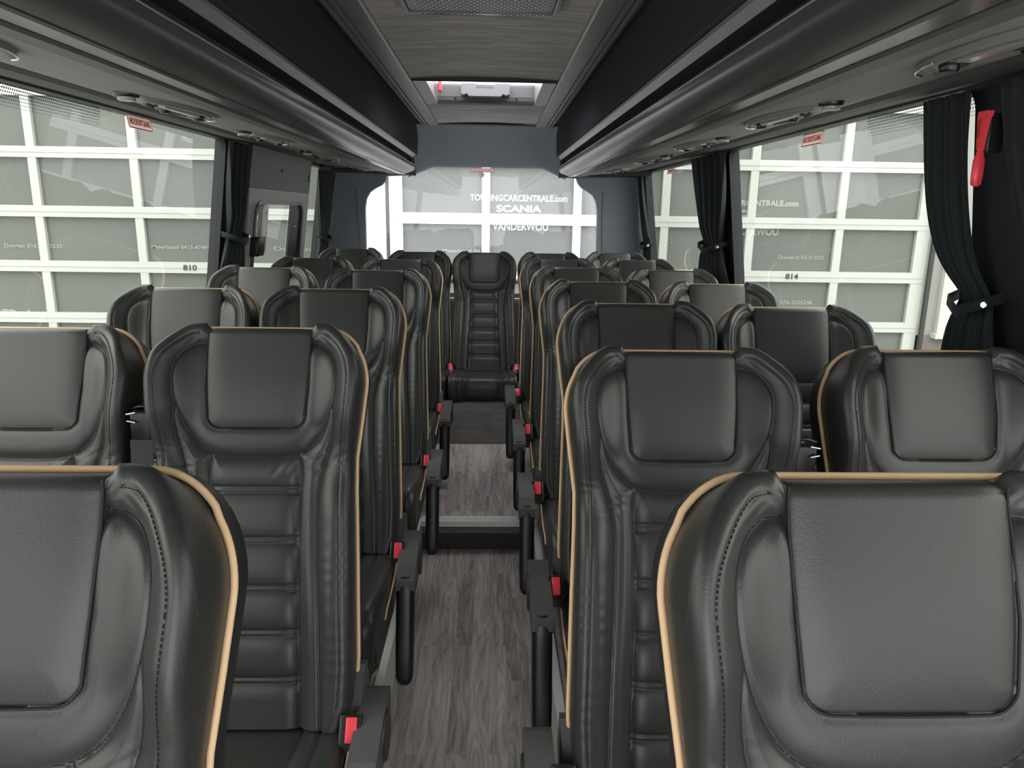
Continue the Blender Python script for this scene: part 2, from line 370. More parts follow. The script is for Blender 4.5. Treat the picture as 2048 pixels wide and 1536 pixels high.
# luggage racks
def curve_profile(side):
    s = side; P = []
    P += [(sx(.560, s), 1.900), (sx(.562, s), 1.866), (sx(.540, s), 1.858), (sx(.508, s), 1.853)]
    # rounded front bulge
    for q in range(9):
        a = q/8; P.append((sx(.502+.068*a**1.5-.012*math.sin(PI*a), s), 1.851-.058*a**.8-.006*math.sin(PI*a)))
    return P
for s, nm in ((-1, 'left'), (1, 'right')):
    rk = empty('luggage_rack', (sx(.6, s), 2, 1.8), 'long dark grey overhead luggage rack along the %s side of the coach' % nm, 'luggage rack', 'overhead luggage racks')
    L0 = (-sx(.6, s), -2, -1.8)
    yE = 5.40
    m = MB(); m.prism([(sx(.488, s), 1.934), (sx(.492, s), 1.936), (sx(.494, s), 1.926), (sx(.503, s), 1.921), (sx(.517, s), 1.903), (sx(.53, s), 1.903), (sx(.53, s), 1.934)], 'y', Y0, yE-.02)
    m.build('top_rail', RAIL, rk, L0)
    m = MB(); m.prism([(sx(.53, s), 1.93), (sx(.517, s), 1.903), (sx(.556, s), 1.898), (sx(.60, s), 1.898), (sx(.60, s), 1.93)], 'y', Y0, yE); m.build('back_panel', FELT, rk, L0)
    P = curve_profile(s)+[(sx(.575, s), 1.80), (sx(.60, s), 1.82), (sx(.60, s), 1.90)]
    bm_ = MB(); ys = [Y0, 0, 2, 4, yE-.08, yE-.045, yE-.02, yE-.005, yE]; sc_ = [1, 1, 1, 1, 1, .97, .9, .75, .55]
    n_ = len(P); cxm = sx(.57, s); czm = 1.845
    vs = []
    for yy, q in zip(ys, sc_):
        for (x, z) in P: vs.append((cxm+(x-cxm)*q, yy, czm+(z-czm)*q))
    bm_.add(vs, [(i*n_+j, i*n_+(j+1) % n_, (i+1)*n_+(j+1) % n_, (i+1)*n_+j) for i in range(len(ys)-1) for j in range(n_)], True)
    bm_.add(vs[-n_:], [list(range(n_))])
    o = bm_.build('front_panel', RACK, rk, L0)
    md = o.modifiers.new('e', 'EDGE_SPLIT'); md.split_angle = math.radians(50)
    m = MB(); m.tube([(sx(.5035, s), Y0, 1.8535), (sx(.5035, s), yE-.06, 1.8535)], .0022, 6); m.build('edge_highlight', mat('highlight_grey', (.32, .30, .30), .3), rk, L0)  # pale line modelled along the bulge in place of its highlight
    m = MB(); m.prism([(sx(.572, s), 1.791), (sx(.580, s), 1.789), (sx(.632, s), 1.795), (sx(.640, s), 1.800), (sx(.640, s), 1.82), (sx(.575, s), 1.82)], 'y', Y0, 5.42); m.build('lower_strip', RACK, rk, L0)
    m = MB(); m.prism([(sx(.640, s), 1.796), (sx(.648, s), 1.792), (sx(.70, s), 1.797), (sx(.706, s), 1.802), (sx(.706, s), 1.83), (sx(.64, s), 1.82)], 'y', Y0, 5.42); m.build('channel', SOFFIT_D, rk, L0)
    m = MB(); m.prism([(sx(.703, s), 1.803), (sx(.80, s), 1.812), (sx(.93, s), 1.826), (sx(.985, s), 1.836), (sx(.985, s), 1.86), (sx(.70, s), 1.85)], 'y', Y0, 5.42); m.build('service_soffit', SOFFIT, rk, L0)
    m = MB()
    xa = abs(wx(s, 1.85)-CX)
    m.prism([(sx(.98, s), 1.834), (sx(1.0, s), 1.828), (sx(1.05, s), 1.833), (sx(xa, s), 1.852), (sx(xa, s), 1.875), (sx(.98, s), 1.86)], 'y', Y0, 5.5); m.build('window_header', TRIM, rk, L0)

# overhead units
def unit(y0, y1, s, label):
    L_ = y1-y0; xc = sx(.835, s)
    def P(a, b, d=0):  # a along y (0..1), b across (-1..1), on the sloping soffit
        hh = .835+b*.075
        return (sx(hh, s), y0+a*L_, 1.812+(hh-.80)*.105-d)
    r0 = empty('overhead_unit', P(.5, 0), label, 'overhead unit', 'overhead service units under the racks')
    c0 = Vector(P(.5, 0))
    def put(name, mb, m_):
        o = mb.build(name, m_, r0); o.location = -c0; return o
    def eye(sc_, d, N=36, sh=0):
        out = []
        for k_ in range(N):
            t_ = 2*PI*k_/N; out.append(P(.5+.5*math.cos(t_)*sc_+sh, math.sin(t_)*abs(math.sin(t_))**.35*sc_, d))
        return out
    m = MB(); A = eye(1, .0); B = eye(.97, .010); Cc = eye(.80, .012); D = eye(.74, .004)
    N = 36; vs = A+B+Cc+D
    m.add(vs, [(i*N+k_, i*N+(k_+1) % N, (i+1)*N+(k_+1) % N, (i+1)*N+k_) for i in range(3) for k_ in range(N)], True); m.add(D, [list(range(N))])
    put('housing', m, SOFFIT)
    m = MB(); arc = [P(.5+.5*math.cos(t_)*1.0, -math.sin(t_)*abs(math.sin(t_))**.35*1.0, .011) for t_ in [k_*.05 for k_ in range(0, 26)]]
    m.tube(arc, .0022, 6); put('rim', m, CHROME)
    m = MB(); q = [P(.16, -.30, .006), P(.62, -.52, .006), P(.66, -.1, .006), P(.2, .02, .006)]
    q2 = [(x, y, z-.009) for x, y, z in q]; m.add(q+q2, [(0, 1, 2, 3), (4, 5, 6, 7), (0, 1, 5, 4), (1, 2, 6, 5), (2, 3, 7, 6), (3, 0, 4, 7)]); put('lamp_lens', m, LENS)
    for a_, b_, r_ in ((.78, -.12, .030), (.44, .35, .026)):
        m = MB(); p = P(a_, b_, .003); m.disc(p, (0, 0, -1), r_, .008, 24, .002); m.disc((p[0], p[1], p[2]-.006), (0, 0, -1), r_*.55, .012, 18, .003); put('air_nozzle', m, BLACK)
    for i in range(3):
        m = MB(); a, b = P(.26+.09*i, .16, .004), P(.32+.09*i, .30, .004); m.box(min(a[0], b[0]), max(a[0], b[0]), a[1], b[1], min(a[2], b[2])-.008, min(a[2], b[2]), .001)
        put('switch', m, BLACK)
    for i in (.09, .93):
        m = MB(); p = P(i, .1, .010); m.disc(p, (0, 0, -1), .004, .004, 10, .001); put('screw', m, BLACK)
row_txt = {0: 'nearest the camera', 1: 'second from the camera', 2: 'third from the camera', 3: 'fourth from the camera', 4: 'farthest from the camera'}
for i, (a, b) in enumerate(((1.02, 1.46), (1.98, 2.40), (2.86, 3.22), (3.80, 4.18), (4.95, 5.25))): unit(a, b, -1, 'oval light and vent unit under the left rack, '+row_txt[i])
for i, (a, b) in enumerate(((1.0, 1.44), (1.92, 2.34), (2.78, 3.18), (3.66, 4.04), (4.7, 5.05))): unit(a, b, 1, 'oval light and vent unit under the right rack, '+row_txt[i])
for s, y, tx in ((-1, 1.955, 'left rack beside the near oval unit'), (1, 1.885, 'right rack beside the near oval unit'), (-1, 2.83, 'left rack before the second oval unit'), (1, 2.75, 'right rack before the second oval unit'), (-1, 3.77, 'left rack before the third oval unit'), (1, 3.64, 'right rack before the third oval unit')):
    r0 = empty('round_loudspeaker', (sx(.865, s), y, 1.817), 'small round black knob sensor under the '+tx, 'sensor', 'round sensors under the racks')
    m = MB(); m.disc((0, 0, .004), (0, 0, -1), .030, .012, 24, .003); m.build('cap', BLACK, r0)
    m = MB(); m.disc((0, 0, -.008), (0, 0, -1), .021, .008, 24, .002); m.build('insert', LENS, r0)

# ------------------------------------------------------------------ rear end
LW = [(-.60, 1.80), (-.788, 1.79), (-.800, 1.755), (-.825, 1.725), (-.875, 1.700), (-.915, 1.672), (-.943, 1.625), (-.955, 1.56), (-.957, 1.25), (-.957, .93), (-1.35, .93), (-1.235, 1.80), (-1.235, 1.88), (-.60, 1.88)]
RW = [(.50, 1.80), (.625, 1.795), (.640, 1.757), (.665, 1.728), (.715, 1.700), (.757, 1.672), (.782, 1.625), (.793, 1.56), (.798, 1.25), (.80, .93), (1.27, .93), (1.165, 1.80), (1.165, 1.88), (.50, 1.88)]
def frac(P): return P
m = MB()
m.prism(LW, 'y', 5.70, 5.75); m.prism(RW, 'y', 5.70, 5.75); m.box(-1.35, 1.27, 5.70, 5.75, -.06, .93)
m.prism([(-.62, 1.79), (-.433, 1.866), (.354, 1.870), (.535, 1.79), (.535, 2.27), (-.62, 2.27)], 'y', 5.70, 5.75)
m.box(-1.24, -.6, 5.7, 5.75, 1.87, 2.27); m.box(.5, 1.16, 5.7, 5.75, 1.87, 2.27)
struct('wall_rear', m, DOMEF)
m = MB(); m.add([(-1.0, 5.76, .93), (.84, 5.76, .93), (.84, 5.76, 1.9), (-1.0, 5.76, 1.9)], [(0, 1, 2, 3)]); o = m.build('window_9', GREAR); o['kind'] = 'structure'
# moulded edge bead of the rear pillars
m = MB(); m.tube([(-.997, 5.695, .95), (-.997, 5.695, 1.25), (-1.005, 5.695, 1.5), (-1.01, 5.695, 1.70)], .003, 6); m.tube([(.845, 5.695, .95), (.84, 5.695, 1.25), (.83, 5.695, 1.5), (.83, 5.695, 1.70)], .003, 6)
struct('trim_10', m, mat('pillar_bead', (.16, .17, .19), .4))
# dome over the rear window
hs = np.linspace(-1, 1, 41); ts = np.linspace(0, 1, 25); T, H = np.meshgrid(ts, hs, indexing='ij')
wid = .50+.085*T
X = CX+H*wid; Yd = 5.24+.46*(T**.8)
edge = np.clip((np.abs(H)-.68)/.32, 0, 1)
zb = 1.868-.078*np.clip((np.abs(H)-.70)/.30, 0, 1)
Zd = 2.118-(2.118-zb)*T**1.5
Yd = Yd-.035*edge**2*np.sin(PI*T)
o = obj('ceiling_dome', grid_mesh('ceiling_dome', X, Yd, Zd), DOMEF); o['kind'] = 'structure'
md = o.modifiers.new('s', 'SOLIDIFY'); md.thickness = .01
# raised rounded seam of the dome panel
def dome(h_, t_):
    w_ = .50+.085*t_; ed = max(0, min(1, (abs(h_)-.68)/.32)); zb_ = 1.868-.078*max(0, min(1, (abs(h_)-.70)/.30))
    return (CX+h_*w_, 5.24+.46*t_**.8-.035*ed**2*math.sin(PI*t_)-.003, 2.118-(2.118-zb_)*t_**1.5)
m = MB(); pts = [dome(-.93+.0*q, 1-q*.07) for q in range(12)]+[dome(-.90, .17), dome(-.84, .10), dome(-.72, .065), dome(-.4, .055), dome(0, .05), dome(.4, .055), dome(.72, .065), dome(.84, .10), dome(.90, .17)]+[dome(.93, .23+q*.07) for q in range(12)]
m.tube(pts, .0035, 6); struct('trim_11', m, mat('dome_seam', (.13, .14, .155), .8))
# soffit between rack end and rear wall
m = MB()
for s in (-1, 1):
    m.prism([(sx(.53, s), 1.795), (sx(1.17, s), 1.812), (sx(1.17, s), 1.86), (sx(.53, s), 1.92)], 'y', 5.41, 5.70)
struct('ceiling_rear_soffit', m, FELT)

# ------------------------------------------------------------------ side door, left
d = empty('door_1', (wx(-1, 1.2), 4.4, 1.2), kind='structure')
D0 = (-wx(-1, 1.2), -4.4, -1.2)
def ring(mb, outer, inner, d0, d1, fn):
    n_ = len(outer)
    vs = [fn(d_, *p) for d_ in (d0, d1) for p in outer]+[fn(d_, *p) for d_ in (d0, d1) for p in inner]
    fs = []
    for i in range(n_):
        j = (i+1) % n_
        fs += [(i, j, n_+j, n_+i), (2*n_+i, 2*n_+j, 3*n_+j, 3*n_+i), (i, j, 2*n_+j, 2*n_+i), (n_+i, n_+j, 3*n_+j, 3*n_+i)]
    mb.add(vs, fs)
def rrect(a, b, c_, e, r_, k_=6):
    out = []
    for (cy, cz, st) in ((b-r_, e-r_, 0), (a+r_, e-r_, 1), (a+r_, c_+r_, 2), (b-r_, c_+r_, 3)):
        for q in range(k_+1):
            t_ = PI/2*(st+q/k_); out.append((cy+r_*math.cos(t_), cz+r_*math.sin(t_)))
    return out
fn = wfn(-1)
m = MB(); m.box(-.012, .03, 3.83, 5.055, 1.642, 1.85, fn=fn); m.build('upper_panel', WALLG, d, D0)
for (y, z) in ((4.375, 1.755), (5.0, 1.75), (5.02, 1.725)):
    m = MB(); m.disc(fn(-.012, y, z), (1, 0, .0), .012, .003, 12); m.build('screw', BLACK, d, D0)
m = MB(); ring(m, rrect(3.83, 5.05, .60, 1.640, .004), rrect(3.93, 4.93, .70, 1.585, .09), -.014, .0, fn)
m.build('frame', mat('door_surround', (.34, .31, .31), .5, var=.15, varscale=8), d, D0)
m = MB(); ring(m, rrect(3.93, 4.93, .70, 1.585, .09), rrect(3.965, 4.90, .74, 1.565, .075), -.020, .006, fn); m.build('seal', mat('door_seal', (.05, .05, .055), .3), d, D0)
m = MB(); m.box(-.004, .008, 4.67, 4.905, .74, 1.57, fn=fn); m.build('post', RUBBER, d, D0)
m = MB(); m.disc(fn(-.004, 4.755, 1.438), (1, 0, 0), .012, .012, 14, .003); m.build('knob', CHROME, d, D0)
m = MB(); m.add([fn(.012, y, z) for y, z in ((3.96, .74), (4.68, .74), (4.68, 1.57), (3.96, 1.57))], [(0, 1, 2, 3)]); m.build('glass', GSIDE, d, D0)
m = MB(); ring(m, rrect(3.94, 4.035, 1.31, 1.565, .03), rrect(3.965, 4.01, 1.36, 1.53, .02), -.055, -.03, fn); m.build('handle', mat('handle_grey', (.55, .48, .49), .25), d, D0)
m = MB(); m.box(-.06, -.01, 3.90, 4.0, 1.30, 1.40, .006, fn=fn); m.build('lock', BLACK, d, D0)

# ------------------------------------------------------------------ curtains
def curtain(side, top, tie, bot, label, folds=6, amp=.018, zt=1.835, ztie=1.40, zb_=.92, off=.045, strap=True, pw=1.9):
    """top/tie/bot: (y_near, y_far)"""
    nu, nv = 96, 60
    r0 = empty('curtain', (wx(side, 1.4, off), (tie[0]+tie[1])/2, 1.4), label, 'curtain', 'dark window curtains')
    L0 = Vector(r0.location)
    U, V = np.meshgrid(np.linspace(0, 1, nu), np.linspace(0, 1, nv), indexing='ij')
    Zc = zt+(zb_-zt)*V
    ktie = (zt-ztie)/(zt-zb_)
    def prof(a, b, c_):
        r_ = np.where(V < ktie, a+(b-a)*(V/ktie)**pw, b+(c_-b)*(1-(1-(V-ktie)/(1-ktie))**2.2))
        return r_
    ya = prof(top[0], tie[0], bot[0]); yb = prof(top[1], tie[1], bot[1])
    Yc = ya+(yb-ya)*U
    pinch = np.exp(-((V-ktie)/.06)**2)
    ph = 2*PI*folds*U+.8*np.sin(5*V+3*U)
    am = amp*(1-.35*pinch)*(.55+.45*np.sin(3.1*U+1.3))
    dx = am*np.sin(ph)+.004*np.sin(2*ph+4*V)-.012*pinch
    wxv = (-1.195-(1.85-Zc)*.14 if side < 0 else 1.12+(1.85-Zc)*.13)
    Xc = wxv-side*(off+dx)
    me = grid_mesh('cloth', Xc-L0.x, Yc-L0.y, Zc-L0.z); o = obj('cloth', me, CURT, r0)
    md = o.modifiers.new('s', 'SOLIDIFY'); md.thickness = .0015
    if strap:
        m = MB(); w0 = wx(side, ztie)
        P = [(w0-side*(off-.03), tie[1]+.012), (w0-side*(off+.02), tie[1]+.008), (w0-side*(off+.038), (tie[0]+tie[1])/2), (w0-side*(off+.03), tie[0]-.004), (w0-side*(off-.035), tie[0]-.012)]
        vs = []
        for k_, (x, y) in enumerate(P):
            dz = -.035+.022*abs(k_-2)
            vs += [(x, y, ztie+.013+dz), (x, y, ztie-.013+dz)]
        m.add(vs, [(2*i, 2*i+1, 2*i+3, 2*i+2) for i in range(len(P)-1)], True)
        o = m.build('tieback', CURT, r0); o.location = -L0
        md = o.modifiers.new('s', 'SOLIDIFY'); md.thickness = .003
        m = MB(); m.disc((w0-side*(off+.015), tie[0]-.012 if side > 0 else tie[1]+.012, ztie-.01), (-side, -.4, 0), .009, .006, 14, .002); o = m.build('button', CHROME, r0); o.location = -L0
curtain(-1, (3.40, 3.73), (3.50, 3.70), (3.30, 3.76), 'dark curtain gathered on the left wall between the big window and the side door', 4, ztie=1.42)
curtain(-1, (5.12, 5.66), (5.40, 5.64), (5.30, 5.69), 'dark pleated curtain at the left rear corner beside the rear seats', 7, amp=.014, ztie=1.35, zt=1.80)
curtain(1, (3.53, 4.14), (3.70, 4.03), (3.52, 4.18), 'dark curtain tied back on the right wall between the two windows', 5, amp=.02, ztie=1.40)
curtain(1, (5.50, 5.69), (5.40, 5.66), (5.36, 5.69), 'narrow dark curtain at the right rear corner beside the rear seats', 4, amp=.012, ztie=1.33, zt=1.82)
curtain(1, (1.762, 1.955), (1.68, 1.797), (1.62, 1.90), 'dark curtain swept back to a tie beside the red hammer on the right', 3, amp=.005, ztie=1.365, off=.03, pw=4)
curtain(1, (1.10, 1.66), (1.22, 1.50), (1.12, 1.60), 'dark curtain hanging at the right picture edge, nearer than the red hammer', 4, amp=.007, ztie=1.36, off=.03)

# ------------------------------------------------------------------ emergency hammer
hm = empty('emergency_hammer', (wx(1, 1.7, .06), 1.68, 1.7), 'red plastic emergency hammer hung in its holder on the dark right pillar', 'hammer')
m = MB(); m.prism([(-.036, .092), (.032, .092), (.030, .072), (.012, .0), (.004, -.028), (-.010, -.028), (-.012, .0), (-.028, .07)], 'x', -.012, .012, fn=lambda x, y, z: (x, y, z)); m.build('head', RED, hm)
RD = mat('red_dark', (.5, .02, .03), .4)
for q in (-.012, .001, .014):
    m = MB(); m.tube([(-.013, q*1.2, .068), (-.013, q*.35, .01)], .002, 6); m.build('rib', RD, hm)
hm.scale = (.7, .45, .68); hm.location.z = 1.715
m = MB(); m.tube([(0, -.001, -.022), (0, -.002, -.045), (0, -.003, -.06), (0, -.004, -.11), (0, -.003, -.135), (0, -.003, -.142)], [.008, .014, .019, .019, .017, .009], 14); m.build('handle', RED, hm)
m = MB(); m.box(.008, .055, -.03, .026, -.035, .085, .004); m.build('holder', BLACK, hm)

# ------------------------------------------------------------------ text
def text_mesh(body, size, bold=0, ext=.0005, spacing=1.0, sx_=1.0):
    cu = bpy.data.curves.new('t', 'FONT'); cu.body = body; cu.size = size; cu.align_x = 'CENTER'; cu.align_y = 'CENTER'
    cu.extrude = ext; cu.offset = bold; cu.space_character = spacing; cu.resolution_u = 3
    o = bpy.data.objects.new('t', cu); COL.objects.link(o)
    dg = bpy.context.evaluated_depsgraph_get(); me = bpy.data.meshes.new_from_object(o.evaluated_get(dg))
    bpy.data.objects.remove(o); bpy.data.curves.remove(cu)
    return me
def fit(me, w, hgt):
    xs = [v.co.x for v in me.vertices]; zs = [v.co.y for v in me.vertices]
    kx = w/(max(xs)-min(xs)); ky = hgt/(max(zs)-min(zs)); cx_ = (max(xs)+min(xs))/2; cy_ = (max(zs)+min(zs))/2
    for v in me.vertices: v.co.x = (v.co.x-cx_)*kx; v.co.y = (v.co.y-cy_)*ky
    return me
def exit_sign(c, xdir, nrm, w, h_, label, txt='NOODUITGANG', group='red and white emergency exit stickers'):
    zdir = Vector(nrm).cross(Vector(xdir)).normalized()
    xd = Vector(xdir).normalized(); nd = Vector(nrm).normalized()
    r0 = empty('exit_sticker', c, label, 'sticker', group)
    r0.matrix_world = Matrix(((xd.x, zdir.x, nd.x, c[0]), (xd.y, zdir.y, nd.y, c[1]), (xd.z, zdir.z, nd.z, c[2]), (0, 0, 0, 1)))
    idf = lambda d_, a, b: (a, b, d_)
    m = MB(); o_ = rrect(-w/2, w/2, -h_/2, h_/2, h_*.18); i_ = rrect(-w/2+.004, w/2-.004, -h_/2+.004, h_/2-.004, h_*.13)
    m.prism([(a, b) for a, b in o_], 'z', -.0008, 0); m.build('plate', SIGNW, r0)
    m = MB(); ring(m, [(a*.985, b*.97) for a, b in o_], i_, 0, .0004, idf); m.build('border', SIGNR, r0)
    me = fit(text_mesh(txt, .03, .0003), w*.84, h_*.48); o = obj('lettering', me, SIGNR, r0, (0, 0, .0006))
nL = (1, 0, 0); 
exit_sign((wx(-1, 1.82, .0)+.004, 2.66, 1.822), (0.0, 1, 0), (1, 0, .14), .175, .045, 'red and white emergency exit sticker at the top of the left window')
exit_sign((wx(1, 1.81, .0)-.004, 2.688, 1.812), (0, -1, 0), (-1, 0, .13), .175, .045, 'red and white emergency exit sticker at the top of the big right window')
exit_sign((wx(1, 1.81, .0)-.004, 4.80, 1.810), (0, -1, 0), (-1, 0, .13), .175, .035, 'small red exit sticker at the top of the far right window')
exit_sign((-.08, 5.758, 1.845), (1, 0, 0), (0, -1, 0), .17, .030, 'red exit sticker at the top of the rear window')
st = empty('round_sticker', (-.083, 5.758, 1.812), 'small round black and white pictogram sticker at the top of the rear window', 'sticker')
m = MB(); m.disc((0, 0, 0), (0, -1, 0), .020, .0006, 28); m.build('plate', SIGNW, st)
m = MB(); C1 = [(.019*math.cos(a), .019*math.sin(a)) for a in [k_*2*PI/28 for k_ in range(28)]]; C2 = [(a*.84, b*.84) for a, b in C1]
ring(m, C1, C2, -.0012, -.0007, lambda d_, a, b: (a, d_, b)); m.box(-.010, .010, -.0012, -.0007, -.002, .002); m.box(-.004, .002, -.0012, -.0007, -.008, .008); m.build('pictogram', LETB, st)

# ------------------------------------------------------------------ seats
def smooth(a, b, x): 
    t_ = np.clip((x-a)/(b-a), 0, 1); return t_*t_*(3-2*t_)
T_BOT = .83
def hw(t):
    return np.interp(t, [-.02, .12, .20, .28, .35, .50, .70, .78, .83], [.222, .222, .214, .205, .206, .212, .219, .216, .200])
def ttopF(au):
    c_ = np.clip((au-.128)/.094, 0, 1)
    return .115*(1-np.sqrt(np.clip(1-c_**2, 0, 1)))-.012*smooth(.108, .118, au)*(1-smooth(.15, .20, au))
def ttopP(au):
    c_ = np.clip((au-.135)/.087, 0, 1); return .115*(1-np.sqrt(np.clip(1-c_**2, 0, 1)))
def polydist(U, T, poly):
    best = np.full(U.shape, 9.)
    for (a, b), (c_, e) in zip(poly[:-1], poly[1:]):
        dx, dy = c_-a, e-b; L2 = dx*dx+dy*dy+1e-12
        q = np.clip(((U-a)*dx+(T-b)*dy)/L2, 0, 1)
        best = np.minimum(best, np.hypot(U-a-q*dx, T-b-q*dy))
    return best
def spline(pts, k_=6):
    P = [np.array(p, float) for p in pts]; P = [2*P[0]-P[1]]+P+[2*P[-1]-P[-2]]; out = []
    for i in range(1, len(P)-2):
        for q in range(k_):
            t_ = q/k_; out.append(tuple(.5*((2*P[i])+(-P[i-1]+P[i+1])*t_+(2*P[i-1]-5*P[i]+4*P[i+1]-P[i+2])*t_**2+(-P[i-1]+3*P[i]-3*P[i+1]+P[i+2])*t_**3)))
    out.append(tuple(P[-2])); return out
S_B = spline([(.098, .036), (.108, .034), (.130, .036), (.152, .050), (.167, .078), (.171, .115), (.165, .160), (.148, .208), (.122, .250), (.092, .271), (.05, .278), (0, .279)])
S_D1 = spline([(.092, .271), (.098, .31), (.097, .40), (.100, .52), (.107, .66), (.112, .83)])
S_D2 = spline([(.164, .165), (.166, .205), (.160, .25), (.144, .31), (.137, .37), (.140, .48), (.150, .64), (.158, .83)])
S_PAD = [(.110, -.02), (.112, .05), (.110, .13), (.106, .185)]+[(.106-.03*(1-math.cos(a)), .190+.03*math.sin(a)) for a in [k_*PI/2/6 for k_ in range(1, 7)]]+[(0, .221)]
RIBS = [.347, .452, .550, .640, .735]
def wfront(U, T, seams=True):
    au = np.abs(U)
    H_ = smooth(-.06, .07, T)*(1-smooth(.17, .33, T))
    W = .052*smooth(.120, .212, au)*H_
    W = W+.006*np.exp(-((T-.14)/.10)**2)*(au < .5)
    W = W+.026*smooth(.105, .175, au)*smooth(.24, .40, T)
    W = W+.010*np.exp(-((T-.60)/.16)**2)
    if seams:
        d1 = polydist(au, T, S_B); d2 = polydist(au, T, S_D1); d3 = polydist(au, T, S_D2); d4 = polydist(au, T, S_PAD)
        dm = np.minimum(np.minimum(d1, d2), d3)
        W = W+.0130*(1-np.exp(-(dm/.013)**1.2))-.0025*np.exp(-(dm/.0028)**2)
        W = W+.004*(1-np.exp(-(d4/.006)**1.3))
        padw = np.interp(T, [-.02, .05, .13, .185, .20, .213, .221], [.110, .112, .110, .106, .102, .090, .0])
        W = W-np.where((au < padw-.003) & (T < .218), .018*(1-np.exp(-(np.clip(d4-.003, 0, 1)/.003)**1.5)), 0)
        inner = au < np.interp(T, [p[1] for p in S_D1], [p[0] for p in S_D1])-.002
        rib = np.zeros_like(W)
        for r_ in RIBS:
            tt = T-r_-.006*(U/.1)**2*0
            rib = rib-(.0042*np.exp(-((tt-.006)/.0028)**2)+.0042*np.exp(-((tt+.006)/.0028)**2))-.006*np.exp(-(tt/.020)**2)
        W = W+np.where(inner & (T > .285), rib, 0)
        # gathers in the leather
        g1 = np.exp(-((T-.285)/.035)**2)*smooth(.10, .135, au)
        W = W+.0013*g1*np.sin((T*1.0+au*.55+.006*np.sin(60*U+90*T))*2*PI/.021)*(.55+.45*np.sin(U*31+T*57))
        g2 = np.exp(-((T-.300)/.016)**2)*(au < .09)
        W = W+.0016*g2*np.sin((U+.6*T)*2*PI/.024+1.9*np.sin(U*47))*np.clip(np.sin(U*34-.9), 0, 1)
        g3 = smooth(.13, .17, au)*smooth(.34, .45, T)
        W = W+.0003*g3*np.sin(T*2*PI/.031+2*np.sin(T*37))
        g4 = np.exp(-((T-.03)/.02)**2)*np.exp(-((au-.145)/.02)**2)
        W = W+.0010*g4*np.sin((T-au)*2*PI/.018)
    return W
def to_local(U, T, W):
    # back plane: t runs down the back, w forward out of it; local origin on the floor below the top of the back
    y = -.327*T-.945*W; z = 1.143-.945*T+.327*W
    return U, y, z
def outline(fn_top, tb, n_=90, grow=0.0):
    P = []
    for a in np.linspace(-1, 1, n_*2+1):
        au = abs(a)
    a_ = np.sin(np.linspace(-PI/2, PI/2, n_)); top = [(x*.222, float(fn_top(abs(x)*.222))) for x in a_]
    side = np.linspace(tb, top[0][1], 60)[:-1]
    P = [(-float(hw(t_)), float(t_)) for t_ in side]+top+[(float(hw(t_)), float(t_)) for t_ in side[::-1]]
    return P
def build_backrest_mesh():
    NA, NB = 170, 270
    th = np.linspace(-1, 1, NA); a = np.sin(th*PI/2)*.55+th*.45
    b = np.linspace(0, 1, NB)
    A, B = np.meshgrid(a, b, indexing='ij')
    tt = ttopF(np.abs(A)*.222); T = tt+(T_BOT-tt)*B
    U = A*hw(T)
    OL = outline(ttopF, T_BOT)
    de = polydist(U, T, OL)
    W = wfront(U, T)
    R_ = .020; q = np.clip(de, 0, R_)
    W = W-(R_-np.sqrt(np.clip(R_**2-(R_-q)**2, 0, None)))
    W = W-.0022*np.exp(-((de-.023)/.0022)**2)*(np.abs(U) > .118)
    X, Y, Z = to_local(U, T, W)
    vs = list(zip(X.ravel().tolist(), Y.ravel().tolist(), Z.ravel().tolist()))
    fs = [(i*NB+j, (i+1)*NB+j, (i+1)*NB+j+1, i*NB+j+1) for i in range(NA-1) for j in range(NB-1)]
    # boundary loop, wall going back to the piping plane
    loop = [(0, j) for j in range(NB-1, 0, -1)]+[(i, 0) for i in range(NA-1)]+[(NA-1, j) for j in range(NB)]
    prev = [i*NB+j for i, j in loop]
    uu = np.array([U[i, j] for i, j in loop]); t2 = np.array([T[i, j] for i, j in loop]); ww = np.array([W[i, j] for i, j in loop])
    tp = np.maximum(t2, ttopP(np.abs(uu)))
    for k_ in (.15, .5, .9, 1.0):
        w_ = ww+(-.031-ww)*k_; tk = t2+(tp-t2)*min(1, k_*1.2)
        grow = 1+.010*math.sin(PI*k_)
        x, y, z = to_local(uu*grow, tk, w_); base = len(vs)
        vs += list(zip(x.tolist(), y.tolist(), z.tolist())); cur = list(range(base, base+len(loop)))
        for i in range(len(loop)-1): fs.append((prev[i], prev[i+1], cur[i+1], cur[i]))
        prev = cur
    me = bpy.data.meshes.new('backrest'); me.from_pydata(vs, [], fs)
    me.polygons.foreach_set('use_smooth', [True]*len(fs)); 
    bm = bmesh.new(); bm.from_mesh(me); bmesh.ops.recalc_face_normals(bm, faces=bm.faces[:]); bm.to_mesh(me); bm.free()
    me.materials.append(LEATHER); return me
